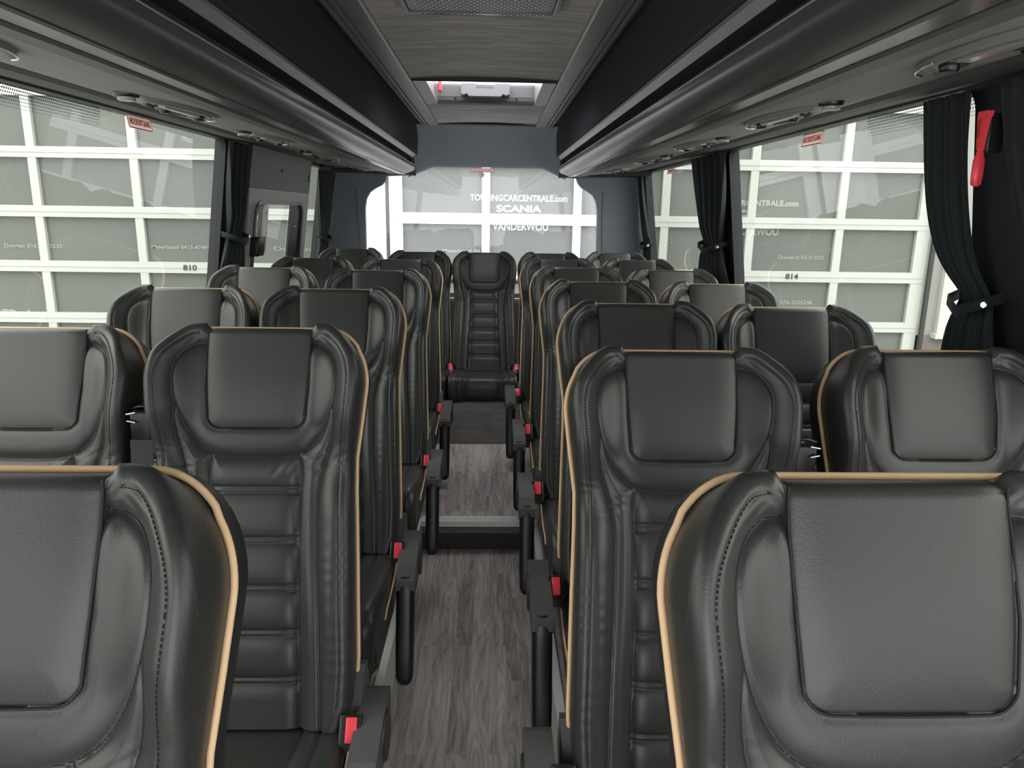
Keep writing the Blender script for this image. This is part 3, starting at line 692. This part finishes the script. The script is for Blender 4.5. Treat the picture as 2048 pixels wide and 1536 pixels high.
def build_headpad_mesh():
    # rounded-bottom pad, standing a few millimetres proud, tucked in at its seam
    NA, NB = 80, 90
    A, B = np.meshgrid(np.linspace(-1, 1, NA), np.linspace(0, 1, NB), indexing='ij')
    au = np.abs(A)
    tb = .221-.030*(1-np.sqrt(np.clip(1-np.clip((au-.72)/.28, 0, 1)**2, 0, 1)))
    T = -.001+(tb+.001)*B
    U = A*np.interp(T, [0, .05, .13, .19, .221], [.1105, .1125, .1105, .106, .104])
    P = [(-.1105, -.03), (-.1125, .05), (-.1105, .13), (-.106, .185)]+[(-(.106-.03*(1-math.cos(a))), .190+.03*math.sin(a)) for a in [k_*PI/2/8 for k_ in range(1, 9)]]
    P = P+[(-u_, t_) for u_, t_ in P[::-1]]
    de = polydist(U, T, P)
    W = wfront(U, T, False)+.0115+.0075*(1-np.exp(-(de/.018)**1.2))-.012*np.exp(-(de/.0020)**2)
    et = np.clip(T, 0, .016)
    W = W-(.016-np.sqrt(np.clip(.016**2-(.016-et)**2, 0, None)))*1.3
    # top row runs back over the edge to the piping
    X, Y, Z = to_local(U, T, W)
    x2, y2, z2 = to_local(U[:, :1], T[:, :1]-.0005, np.full((NA, 1), -.029))
    X = np.concatenate([x2, X], 1); Y = np.concatenate([y2, Y], 1); Z = np.concatenate([z2, Z], 1)
    me = grid_mesh('headrest_pad', X, Y, Z); me.materials.append(LEATHER); return me
def build_piping_mesh():
    OL = outline(ttopP, .80, 56)
    m = MB(); pts = []
    for (u, t_) in OL:
        nrm = .0035 if abs(u) > .15 else 0
        x, y, z = to_local(u+math.copysign(.003, u)*(abs(u) > .1), t_-(.0050 if abs(u) < .2 and t_ < .1 else 0), -.031)
        pts.append((float(x), float(y), float(z)))
    m.tube(pts, .0042, 8); me = m.mesh('piping'); me.materials.append(PIPING); return me
def build_shell_mesh():
    OL = outline(ttopP, .80, 60)[::2]; m = MB(); n_ = len(OL); rings = []
    for w_, k_, dt in ((-.033, .995, 0.0), (-.045, 1.012, -.001), (-.075, 1.012, .0), (-.098, .975, .008), (-.108, .90, .025)):
        rr = []
        for (u, t_) in OL:
            x, y, z = to_local(u*k_, .42+(t_-.42)*(1-(1-k_)*.7)+0*dt, w_); rr.append((float(x), float(y), float(z)))
        rings.append(rr)
    vs = [p for g in rings for p in g]
    m.add(vs, [(i*n_+j, i*n_+j+1, (i+1)*n_+j+1, (i+1)*n_+j) for i in range(len(rings)-1) for j in range(n_-1)], True)
    m.add(rings[-1], [list(range(n_))])
    m.add([rings[i][0] for i in range(5)]+[rings[i][-1] for i in range(5)], [(i, i+1, 6+i, 5+i) for i in range(4)])
    me = m.mesh('back_shell'); me.materials.append(SHELL); return me
def build_seams_mesh():
    m = MB()
    def line(pts, r_, dw):
        P = []
        for u, t_ in pts:
            w_ = float(wfront(np.array([[u]]), np.array([[t_]]))[0, 0])+dw; x, y, z = to_local(u, t_, w_); P.append((float(x), float(y), float(z)))
        m.tube(P, r_, 5)
    for s_ in (-1, 1):
        for pl in (S_B[:-1], S_D1, S_D2): line([(s_*a, b) for a, b in pl], .0012, .0008)
    line([(-a, b) for a, b in S_B[-8:]]+[(a, b) for a, b in S_B[-8:-1][::-1]], .0012, .0008)
    pd = [(max(a-.0020, 0), b-(.0020 if b > .2 else 0)) for a, b in S_PAD if b > 0]
    line([(-a, b) for a, b in [(.1085, .004), (.109, .02)]+pd]+[(a, b) for a, b in (pd[:-1])[::-1]]+[(.109, .02), (.1085, .004)], .0016, .0016)
    # dashed top-stitching just inside the rolled rim
    OL = outline(ttopF, .80, 90); P2 = [np.array(q) for q in OL]; acc = 0; pts = []
    for a, b in zip(P2[:-1], P2[1:]):
        d_ = b-a; L_ = float(np.hypot(*d_))
        if L_ < 1e-6: continue
        nrm = np.array([-d_[1], d_[0]])/L_; mid = (a+b)/2+nrm*.0235
        if np.hypot(mid[0], mid[1]-.4) > np.hypot((a+b)[0]/2, (a+b)[1]/2-.4): mid = (a+b)/2-nrm*.0235
        if not pts or np.hypot(*(mid-pts[-1])) > .0015: pts.append(mid)
    for a, b in zip(pts[:-1], pts[1:]):
        L_ = float(np.hypot(*(b-a))); k0 = 0.0
        if L_ > .03 or abs(a[0]) < .122: continue
        nn = max(1, int(L_/.0055))
        for k_ in range(nn):
            p0 = a+(b-a)*(k_/nn); p1 = a+(b-a)*((k_+.6)/nn); line([tuple(p0), tuple(p1)], .0007, -.0012)
    for r_ in RIBS:
        hw_ = float(np.interp(r_, [q[1] for q in S_D1], [q[0] for q in S_D1]))-.003
        for dd in (-.006, .006): line([(q, r_+dd) for q in np.linspace(-hw_, hw_, 16)], .0008, .0004)
    me = m.mesh('seam'); me.materials.append(SEAM); return me
CP = spline([(-.19, .338), (-.25, .352), (-.35, .362), (-.48, .375), (-.60, .398), (-.68, .413), (-.725, .412), (-.752, .395), (-.765, .365), (-.768, .330), (-.762, .290), (-.745, .262)], 10)
def build_cushion_mesh():
    P = np.array(CP); seg = np.r_[0, np.cumsum(np.hypot(*np.diff(P, axis=0).T))]; Ltot = seg[-1]
    NS, NU = 170, 110
    s_ = np.linspace(0, Ltot, NS); py = np.interp(s_, seg, P[:, 0]); pz = np.interp(s_, seg, P[:, 1])
    ty = np.gradient(py, s_); tz = np.gradient(pz, s_); ln = np.hypot(ty, tz); ty /= ln; tz /= ln
    ny, nz = tz, -ty   # outward (up at the top, forward at the nose)
    sign = np.where(nz[0] > 0, 1, -1); ny *= sign; nz *= sign
    u = np.sin(np.linspace(-PI/2, PI/2, NU))*.5*.222+np.linspace(-1, 1, NU)*.5*.222
    S, U = np.meshgrid(s_, u, indexing='ij'); au = np.abs(U)
    W = .012*smooth(.10, .17, au)*(S < 9)
    for q in (.118, .160): 
        dq = np.abs(au-q-.012*smooth(.1, .4, S)*(q < .13)*-1); W = W-.007*np.exp(-(dq/.010))-.002*np.exp(-(dq/.003)**2)
    for q0 in (.255,):
        dq = np.abs(S-q0-.02*(U/.1)**2); W = W-np.where(au < .115, .003*np.exp(-(dq/.0025)**2)+.003*np.exp(-((dq-.010)/.0025)**2)+.003*np.exp(-dq/.012), 0)
    W = W+.0004*np.sin(S*2*PI/.037+au*40)*smooth(.11, .15, au)*np.exp(-((S-.28)/.12)**2)
    de = .222-au; R_ = .03; q = np.clip(de, 0, R_); W = W-(R_-np.sqrt(np.clip(R_**2-(R_-q)**2, 0, None)))
    X = U; Y = py[:, None]+ny[:, None]*W; Z = pz[:, None]+nz[:, None]*W
    vs = list(zip(X.ravel().tolist(), Y.ravel().tolist(), Z.ravel().tolist()))
    fs = [(i*NU+j, i*NU+j+1, (i+1)*NU+j+1, (i+1)*NU+j) for i in range(NS-1) for j in range(NU-1)]
    for side, j0 in ((-1, 0), (1, NU-1)):
        prev = [i*NU+j0 for i in range(NS)]
        for k_ in (.25, 1.0):
            base = len(vs)
            for i in range(NS):
                y0, z0 = Y[i, j0], Z[i, j0]; yy = max(y0, -.745) if k_ == 1 else y0+.2*(max(y0, -.745)-y0)
                zz = z0+(min(z0, .255+.03*smooth(-.5, -.2, np.array(y0)))-z0)*k_
                vs.append((side*.2235, float(yy), float(zz)))
            cur = list(range(base, base+NS))
            fs += [(prev[i], prev[i+1], cur[i+1], cur[i]) for i in range(NS-1)]; prev = cur
    me = bpy.data.meshes.new('seat_cushion'); me.from_pydata(vs, [], fs); me.polygons.foreach_set('use_smooth', [True]*len(fs))
    bm = bmesh.new(); bm.from_mesh(me); bmesh.ops.recalc_face_normals(bm, faces=bm.faces[:]); bm.to_mesh(me); bm.free()
    me.materials.append(LEATHER); return me
ME = {}
ME['backrest'] = build_backrest_mesh(); ME['headrest_pad'] = build_headpad_mesh(); ME['piping'] = build_piping_mesh()
ME['back_shell'] = build_shell_mesh(); ME['seam'] = build_seams_mesh(); ME['seat_cushion'] = build_cushion_mesh()
def mk(name, mb, m_): me = mb.mesh(name); me.materials.append(m_); ME[name] = me
for s, q in ((1, 'r'), (-1, 'l')):
    m = MB(); m.tube([(s*.2255, -.33, .360), (s*.2265, -.42, .352), (s*.2270, -.52, .345), (s*.2265, -.58, .343), (s*.2265, -.61, .330)], .0030, 6); mk('cushion_piping_'+q, m, PIPING)
    # armrest hub and stowed pad
    m = MB()
    prof = [(-.19, .395), (-.21, .402), (-.30, .398), (-.40, .378), (-.438, .350), (-.445, .322), (-.42, .300), (-.33, .300), (-.24, .320), (-.20, .345)]
    def hubfn(x, y, z): return (x, y, z)
    m.prism([(a, b) for a, b in prof], 'x', s*.231, s*.287)
    mk('armrest_hub_'+q, m, PLASTIC)
    m = MB(); m.disc((s*.282, -.28, .345), (s, 0, 0), .052, .010, 28, .003); mk('pivot_cover_'+q, m, SHELL)
    # padded bar
    bm = bmesh.new(); m = MB()
    L_ = .36; ax = Vector((0, -.28, -.96)).normalized(); up = Vector((0, -.96, .28)).normalized(); o0 = Vector((s*.259, -.408, .352))
    ringsP = []
    for tq, wd, th_ in ((0, .022, .022), (.01, .025, .027), (.06, .0265, .030), (.21, .0265, .028), (.288, .025, .024), (.305, .020, .018), (.313, .011, .010)):
        rr = []
        for k_ in range(20):
            a_ = 2*PI*k_/20; cx_ = math.copysign(abs(math.cos(a_))**.55, math.cos(a_))*wd; cy_ = math.copysign(abs(math.sin(a_))**.55, math.sin(a_))*th_
            rr.append(o0+ax*tq+Vector((cx_, 0, 0))+up*cy_)
        ringsP.append(rr)
    vs = [p for g in ringsP for p in g]
    m.add(vs, [(i*20+k_, i*20+(k_+1) % 20, (i+1)*20+(k_+1) % 20, (i+1)*20+k_) for i in range(6) for k_ in range(20)], True); m.add(ringsP[-1], [list(range(20))]); m.add(ringsP[0], [list(range(20))[::-1]])
    bm.free(); mk('armrest_pad_'+q, m, PAD)
    m = MB()
    m.prism([(-.175, .45), (-.20, .455), (-.225, .435), (-.262, .40), (-.29, .385), (-.29, .34), (-.20, .33), (-.15, .36)], 'x', s*.205, s*.236); mk('recliner_cover_'+q, m, PLASTIC)
    m = MB(); R0 = Matrix.Rotation(math.radians(-38), 4, 'X')
    def bf(x, y, z): 
        v_ = R0 @ Vector((x, y, z)); return (v_.x+s*.225, v_.y-.315, v_.z+.372)
    m.box(-.024, .020, -.014, .014, -.050, .032, .004, fn=bf); mk('buckle_'+q, m, BLACK)
    m = MB(); m.box(-.010 if s > 0 else -.0125, .0125 if s > 0 else .010, -.0185, -.012, -.022, .026, .003, fn=bf); mk('release_button_'+q, m, RED)
    # belt guide at the shoulder (window side of an aisle seat)
    so = -s
    m = MB(); m.box(so*.228-.022, so*.228+.022, -.115, -.065, .92, .985, .006); m.tube([(so*.215, -.09, .99), (so*.235, -.095, .992), (so*.255, -.09, .985)], .004, 6); mk('belt_guide_'+q, m, BLACK)
    m = MB(); m.tube([(so*.232, -.12, .985), (so*.250, -.122, .982)], .0026, 6); mk('guide_pin_'+q, m, CHROME)
    m = MB(); m.tube([(so*.234, -.12, .964), (so*.250, -.122, .968)], .0026, 6); mk('guide_pin_low_'+q, m, CHROME)
    m = MB()
    P = [(-.115, .925), (-.13, .80), (-.17, .60), (-.22, .42), (-.25, .33)]
    vs = []
    for y, z in P: vs += [(so*.228-.023, y, z), (so*.228+.023, y, z), (so*.228+.023, y+.002, z), (so*.228-.023, y+.002, z)]
    m.add(vs, [(4*i+k_, 4*i+(k_+1) % 4, 4*i+4+(k_+1) % 4, 4*i+4+k_) for i in range(4) for k_ in range(4)]); mk('belt_'+q, m, BELT)
m = MB(); m.prism([(-.20, .335), (-.20, .20), (-.30, .175), (-.62, .19), (-.735, .265), (-.70, .29), (-.5, .30)], 'x', -.205, .205); mk('seat_pan', m, SHELL)
def legmesh(s):
    m = MB()
    m.prism([(-.30, .19), (-.56, .19), (-.52, .15), (-.50, .03), (-.58, .0), (-.26, .0), (-.34, .03), (-.36, .15)], 'x', s*.12-.006, s*.12+.006)
    m.box(s*.12-.022, s*.12+.022, -.60, -.24, 0, .010)
    return m
mk('leg_r', legmesh(1), BLACK); mk('leg_l', legmesh(-1), BLACK)

def seat(x, yb, ztop, arm, label, group, rear=False, belt=True, buckles=None):
    """arm: +1/-1 side of the armrest, 0 none"""
    z0 = .385 if rear else .147
    dz = (.147-z0)+(ztop-1.290)
    r0 = empty('coach_seat', (x, yb, z0), label, 'seat', group)
    def part(nm, key, par=None):
        o = bpy.data.objects.new(nm, ME[key]); COL.objects.link(o); o.parent = par or r0
        if par is None: o.location = (0, 0, dz)
        return o
    b = part('backrest', 'backrest'); part('headrest_pad', 'headrest_pad', b); part('seam', 'seam', b); part('piping', 'piping', b)['label'] = 'tan piping'
    part('back_shell', 'back_shell'); c_ = part('seat_cushion', 'seat_cushion'); part('seat_pan', 'seat_pan')
    if not rear:
        for q in ('leg_r', 'leg_l'):
            o = part('leg', q); o.location = (0, 0, 0)
    q = 'r' if arm >= 0 else 'l'
    if arm:
        part('cushion_piping', 'cushion_piping_'+q, c_)['label'] = 'tan piping'
        a = part('armrest', 'armrest_hub_'+q); a.location = (-.022 if arm < 0 else 0, 0, dz+(.034 if arm < 0 else 0)); part('armrest_pad', 'armrest_pad_'+q, a); part('pivot_cover', 'pivot_cover_'+q, a)
        part('recliner_cover', 'recliner_cover_'+q)
        if belt:
            g = part('belt_guide', 'belt_guide_'+q); part('guide_pin', 'guide_pin_'+q, g); part('guide_pin', 'guide_pin_low_'+q, g); part('seat_belt', 'belt_'+q)
    for bq in (buckles if buckles is not None else ([q] if arm else [])):
        bk = part('buckle', 'buckle_'+bq); bk.location = (-.012 if arm < 0 else 0, 0, dz+(.036 if arm < 0 else .008)); part('release_button', 'release_button_'+bq, bk)['label'] = 'red release button'
    return r0
nth = {1: 'nearest', 2: 'second', 3: 'third', 4: 'fourth', 5: 'fifth', 6: 'sixth'}
base_l = 'black leather seat, '
for i, (x, yb, z) in {1: (-.487, .704, 1.288), 2: (-.499, 1.60, 1.293), 3: (-.504, 2.39, 1.296), 4: (-.491, 3.23, 1.291), 5: (-.497, 4.10, 1.283)}.items():
    seat(x, yb, z, 1, base_l+'aisle place left of the aisle, %s row from the camera' % nth[i], 'coach seats left of the aisle')
for i, (x, yb, z) in {2: (-.976, 1.60, 1.288), 3: (-.970, 2.39, 1.294), 4: (-.977, 3.23, 1.297), 5: (-.975, 4.10, 1.284)}.items():
    seat(x, yb, z, 0, base_l+'window place on the left side, %s row from the camera' % nth[i], 'coach seats left of the aisle')
for i, (x, yb, z) in {1: (.399, .683, 1.292), 2: (.376, 1.44, 1.280), 3: (.418, 2.13, 1.291), 4: (.412, 2.865, 1.286), 5: (.411, 3.61, 1.286), 6: (.390, 4.36, 1.276)}.items():
    seat(x, yb, z, -1, base_l+'aisle place right of the aisle, %s row from the camera' % nth[i], 'coach seats right of the aisle')
for i, (x, yb, z) in {2: (.893, 1.44, 1.285), 3: (.872, 2.13, 1.285), 4: (.876, 2.865, 1.283), 5: (.874, 3.61, 1.278), 6: (.861, 4.40, 1.276)}.items():
    seat(x, yb, z, 0, base_l+'window place on the right side, %s row from the camera' % nth[i], 'coach seats right of the aisle')
for x, z, tx in ((-.981, 1.275, 'far left place of the rear bench row'), (-.506, 1.262, 'rear row place just left of the centre seat'), (.406, 1.262, 'rear row place just right of the centre seat'), (.868, 1.268, 'far right place of the rear bench row')):
    seat(x, 5.26, z, 0, base_l+tx, 'rear row seats', rear=True)
seat(-.054, 5.26, 1.262, 0, 'black leather centre seat at the far end of the aisle, seen whole from the front', 'rear row seats', rear=True, buckles=['r', 'l'])
# low rails behind the rear row
WR_ = mat('white_rail', (.7, .7, .68), .4)
for z, tx in ((1.02, 'upper'), (.88, 'lower')):
    m = MB(); m.box(-1.1, 1.0, 5.52, 5.56, z, z+.03, .004); o = m.build('guard_rail', WR_); tag(o, '%s pale horizontal rail behind the rear seats, glimpsed beside the centre seat' % tx, 'rail')

# ------------------------------------------------------------------ outside
g = MB(); g.box(-40, 40, -30, 60, -1.0, -.95); o = g.build('ground', GROUND); o['kind'] = 'structure'
YF = 8.0
def garage(name, xs, zs, label, rail_t, stile=None):
    r0 = empty(name, ((xs[0]+xs[-1])/2, YF, -.95), label, 'garage door')
    L0 = (-(xs[0]+xs[-1])/2, -YF, .95)
    for z, h_ in zs:
      m = MB(); m.box(xs[0]-.06, xs[-1]+.06, YF, YF+.07, z-h_/2, z+h_/2, 0); m.box(xs[0]-.05, xs[-1]+.05, YF-.006, YF, z-.004, z+.004)
      m.build('rail', DOORW, r0, L0)
    for i, x in enumerate(xs):
        m = MB(); w = .085 if 0 < i < len(xs)-1 else .14
        m.box(x-w/2, x+w/2, YF+.004, YF+.066, -.95, zs[-1][0]); m.build('mullion', DOORW, r0, L0)
    for i in range(len(xs)-1):
        for k_ in range(len(zs)-1):
            m = MB(); m.box(xs[i], xs[i+1], YF+.05, YF+.06, zs[k_][0], zs[k_+1][0]); m.build('pane', DOORP, r0, L0)
    return r0, L0
ZS = [(-.90, .12), (-.22, .11), (.365, .11), (.912, .115), (1.480, .115), (2.072, .11), (2.70, .17), (3.30, .11), (3.9, .2)]
dA, LA_ = garage('garage_door', [-7.82, -6.79, -5.76, -4.73, -3.70, -2.67, -1.64], ZS, 'white glazed sectional garage door numbered 810, seen through the left windows', 0)
dB, LB_ = garage('garage_door', [-1.02, -.07, .90, 1.84, 2.77, 3.74, 4.66], [(a_-.016, b_) for a_, b_ in ZS], 'white glazed sectional garage door numbered 814, seen through rear and right windows', 0)
def wall_text(txt, x0, x1, z, h_, m_, par, L0, name='lettering', y=YF+.046, bold=.002):
    me = fit(text_mesh(txt, .1, bold), x1-x0, h_)
    o = obj(name, me, m_, par); o.matrix_local = Matrix.Translation(Vector(L0)) @ Matrix.Translation(((x0+x1)/2, y, z)) @ Matrix.Rotation(PI/2, 4, 'X')
    return o
wall_text('810', -3.283, -3.140, .914, .058, LETB, dA, LA_, 'door_number', YF-.008, .0015)
wall_text('814', 3.196, 3.334, .900, .058, LETB, dB, LB_, 'door_number', YF-.008, .0015)
wall_text('TOURINGCARCENTRALE.com', -.239, .795, 1.684, .066, LETW, dB, LB_, bold=.0012)
wall_text('SCANIA', .042, .521, 1.574, .072, LETW, dB, LB_, bold=.003)
wall_text('VANDERWOU', .002, .596, 1.388, .080, LETW, dB, LB_, bold=.0015)
wall_text('SCARCENTRALE.com', 2.50, 3.282, 1.670, .066, LETF, dB, LB_, bold=.006)
wall_text('SC', 2.56, 2.735, 1.557, .080, LETF, dB, LB_, bold=.008)
wall_text('NDERWOU', 2.60, 3.091, 1.372, .085, LETF, dB, LB_, bold=.006)
wall_text('Dongen 0162-313535', 3.111, 3.618, 1.095, .055, LETF, dB, LB_)
wall_text('Meierijstad 04', -.533, -.131, 1.118, .05, LETF, dB, LB_)
wall_text('076-2036246', 3.18, 3.544, .612, .045, LETF, dB, LB_)
wall_text('Dongen 0162-313535', -5.154, -4.552, 1.113, .055, LETF, dA, LA_)
wall_text('Meierijstad 0413-474957', -3.616, -2.965, 1.118, .055, LETF, dA, LA_)
wall_text('Dongen', -2.327, -1.935, 1.116, .055, LETF, dA, LA_)
wall_text('OER.nl', -5.40, -4.98, .400, .085, LETF, dA, LA_, bold=.004)
b = empty('building', (0, 8.3, -.95), 'pale depot facade around the glazed garage doors, outside behind the coach', 'building')
B0 = (0, -8.3, .95)
for q in ((-1.56, -1.12, 7.96, 8.3, -.95, 4.0), (-14, -7.9, 7.96, 8.3, -.95, 4.0), (-14, 14, 8.0, 8.4, 4.0, 5.2)):
    m = MB(); m.box(*q); m.build('wall', WHITEW, b, B0)
for q in ((-1.118, -1.096, 7.97, 8.05, -.95, 4.0), (4.735, 4.775, 7.93, 7.97, -.95, 4.0)):
    m = MB(); m.box(*q); m.build('gap_seal', LETB, b, B0)
m = MB(); m.box(4.73, 14, 7.97, 8.3, .27, 4.0); m.build('side_wall', RENDER, b, B0)
m = MB(); m.box(4.78, 14, 7.95, 8.3, -.95, .27); m.build('plinth', BRICK, b, B0)
m = MB(); m.box(-14, 14, 8.35, 8.4, -.95, 4.0); m.build('backing', LETB, b, B0)
wd = MB(); ring(wd, [(4.90, .29), (6.2, .29), (6.2, 1.35), (4.90, 1.35)], [(4.98, .38), (6.12, .38), (6.12, 1.27), (4.98, 1.27)], 7.90, 7.99, lambda d_, a, b_: (a, d_, b_)); wd.box(4.86, 6.24, 7.85, 7.97, .25, .30)
wd.build('window_surround', DOORW, b, B0)
m = MB(); m.box(4.98, 6.12, 7.955, 7.965, .38, 1.27); m.build('window_pane', mat('blind_pane', (.62, .63, .60), .4), b, B0)

# ------------------------------------------------------------------ light
w = bpy.data.worlds.new('World'); sc.world = w; w.use_nodes = True
nt = w.node_tree; bg = nt.nodes['Background']
tc = nt.nodes.new('ShaderNodeTexCoord'); sp = nt.nodes.new('ShaderNodeSeparateXYZ'); rp = nt.nodes.new('ShaderNodeValToRGB')
nt.links.new(tc.outputs['Generated'], sp.inputs[0]); nt.links.new(sp.outputs[2], rp.inputs[0]); nt.links.new(rp.outputs[0], bg.inputs['Color'])
rp.color_ramp.elements[0].position = .0; rp.color_ramp.elements[0].color = (.36, .375, .38, 1)
rp.color_ramp.elements[1].position = .9; rp.color_ramp.elements[1].color = (1, 1, 1, 1)
bg.inputs['Strength'].default_value = 2.4
sc.view_settings.view_transform = 'Standard'; sc.view_settings.look = 'None'; sc.view_settings.gamma = 1; sc.view_settings.use_curve_mapping = False
sc.view_settings.exposure = 1.88
sc.cycles.max_bounces = 8; sc.cycles.transparent_max_bounces = 12; sc.cycles.diffuse_bounces = 5; sc.cycles.glossy_bounces = 4
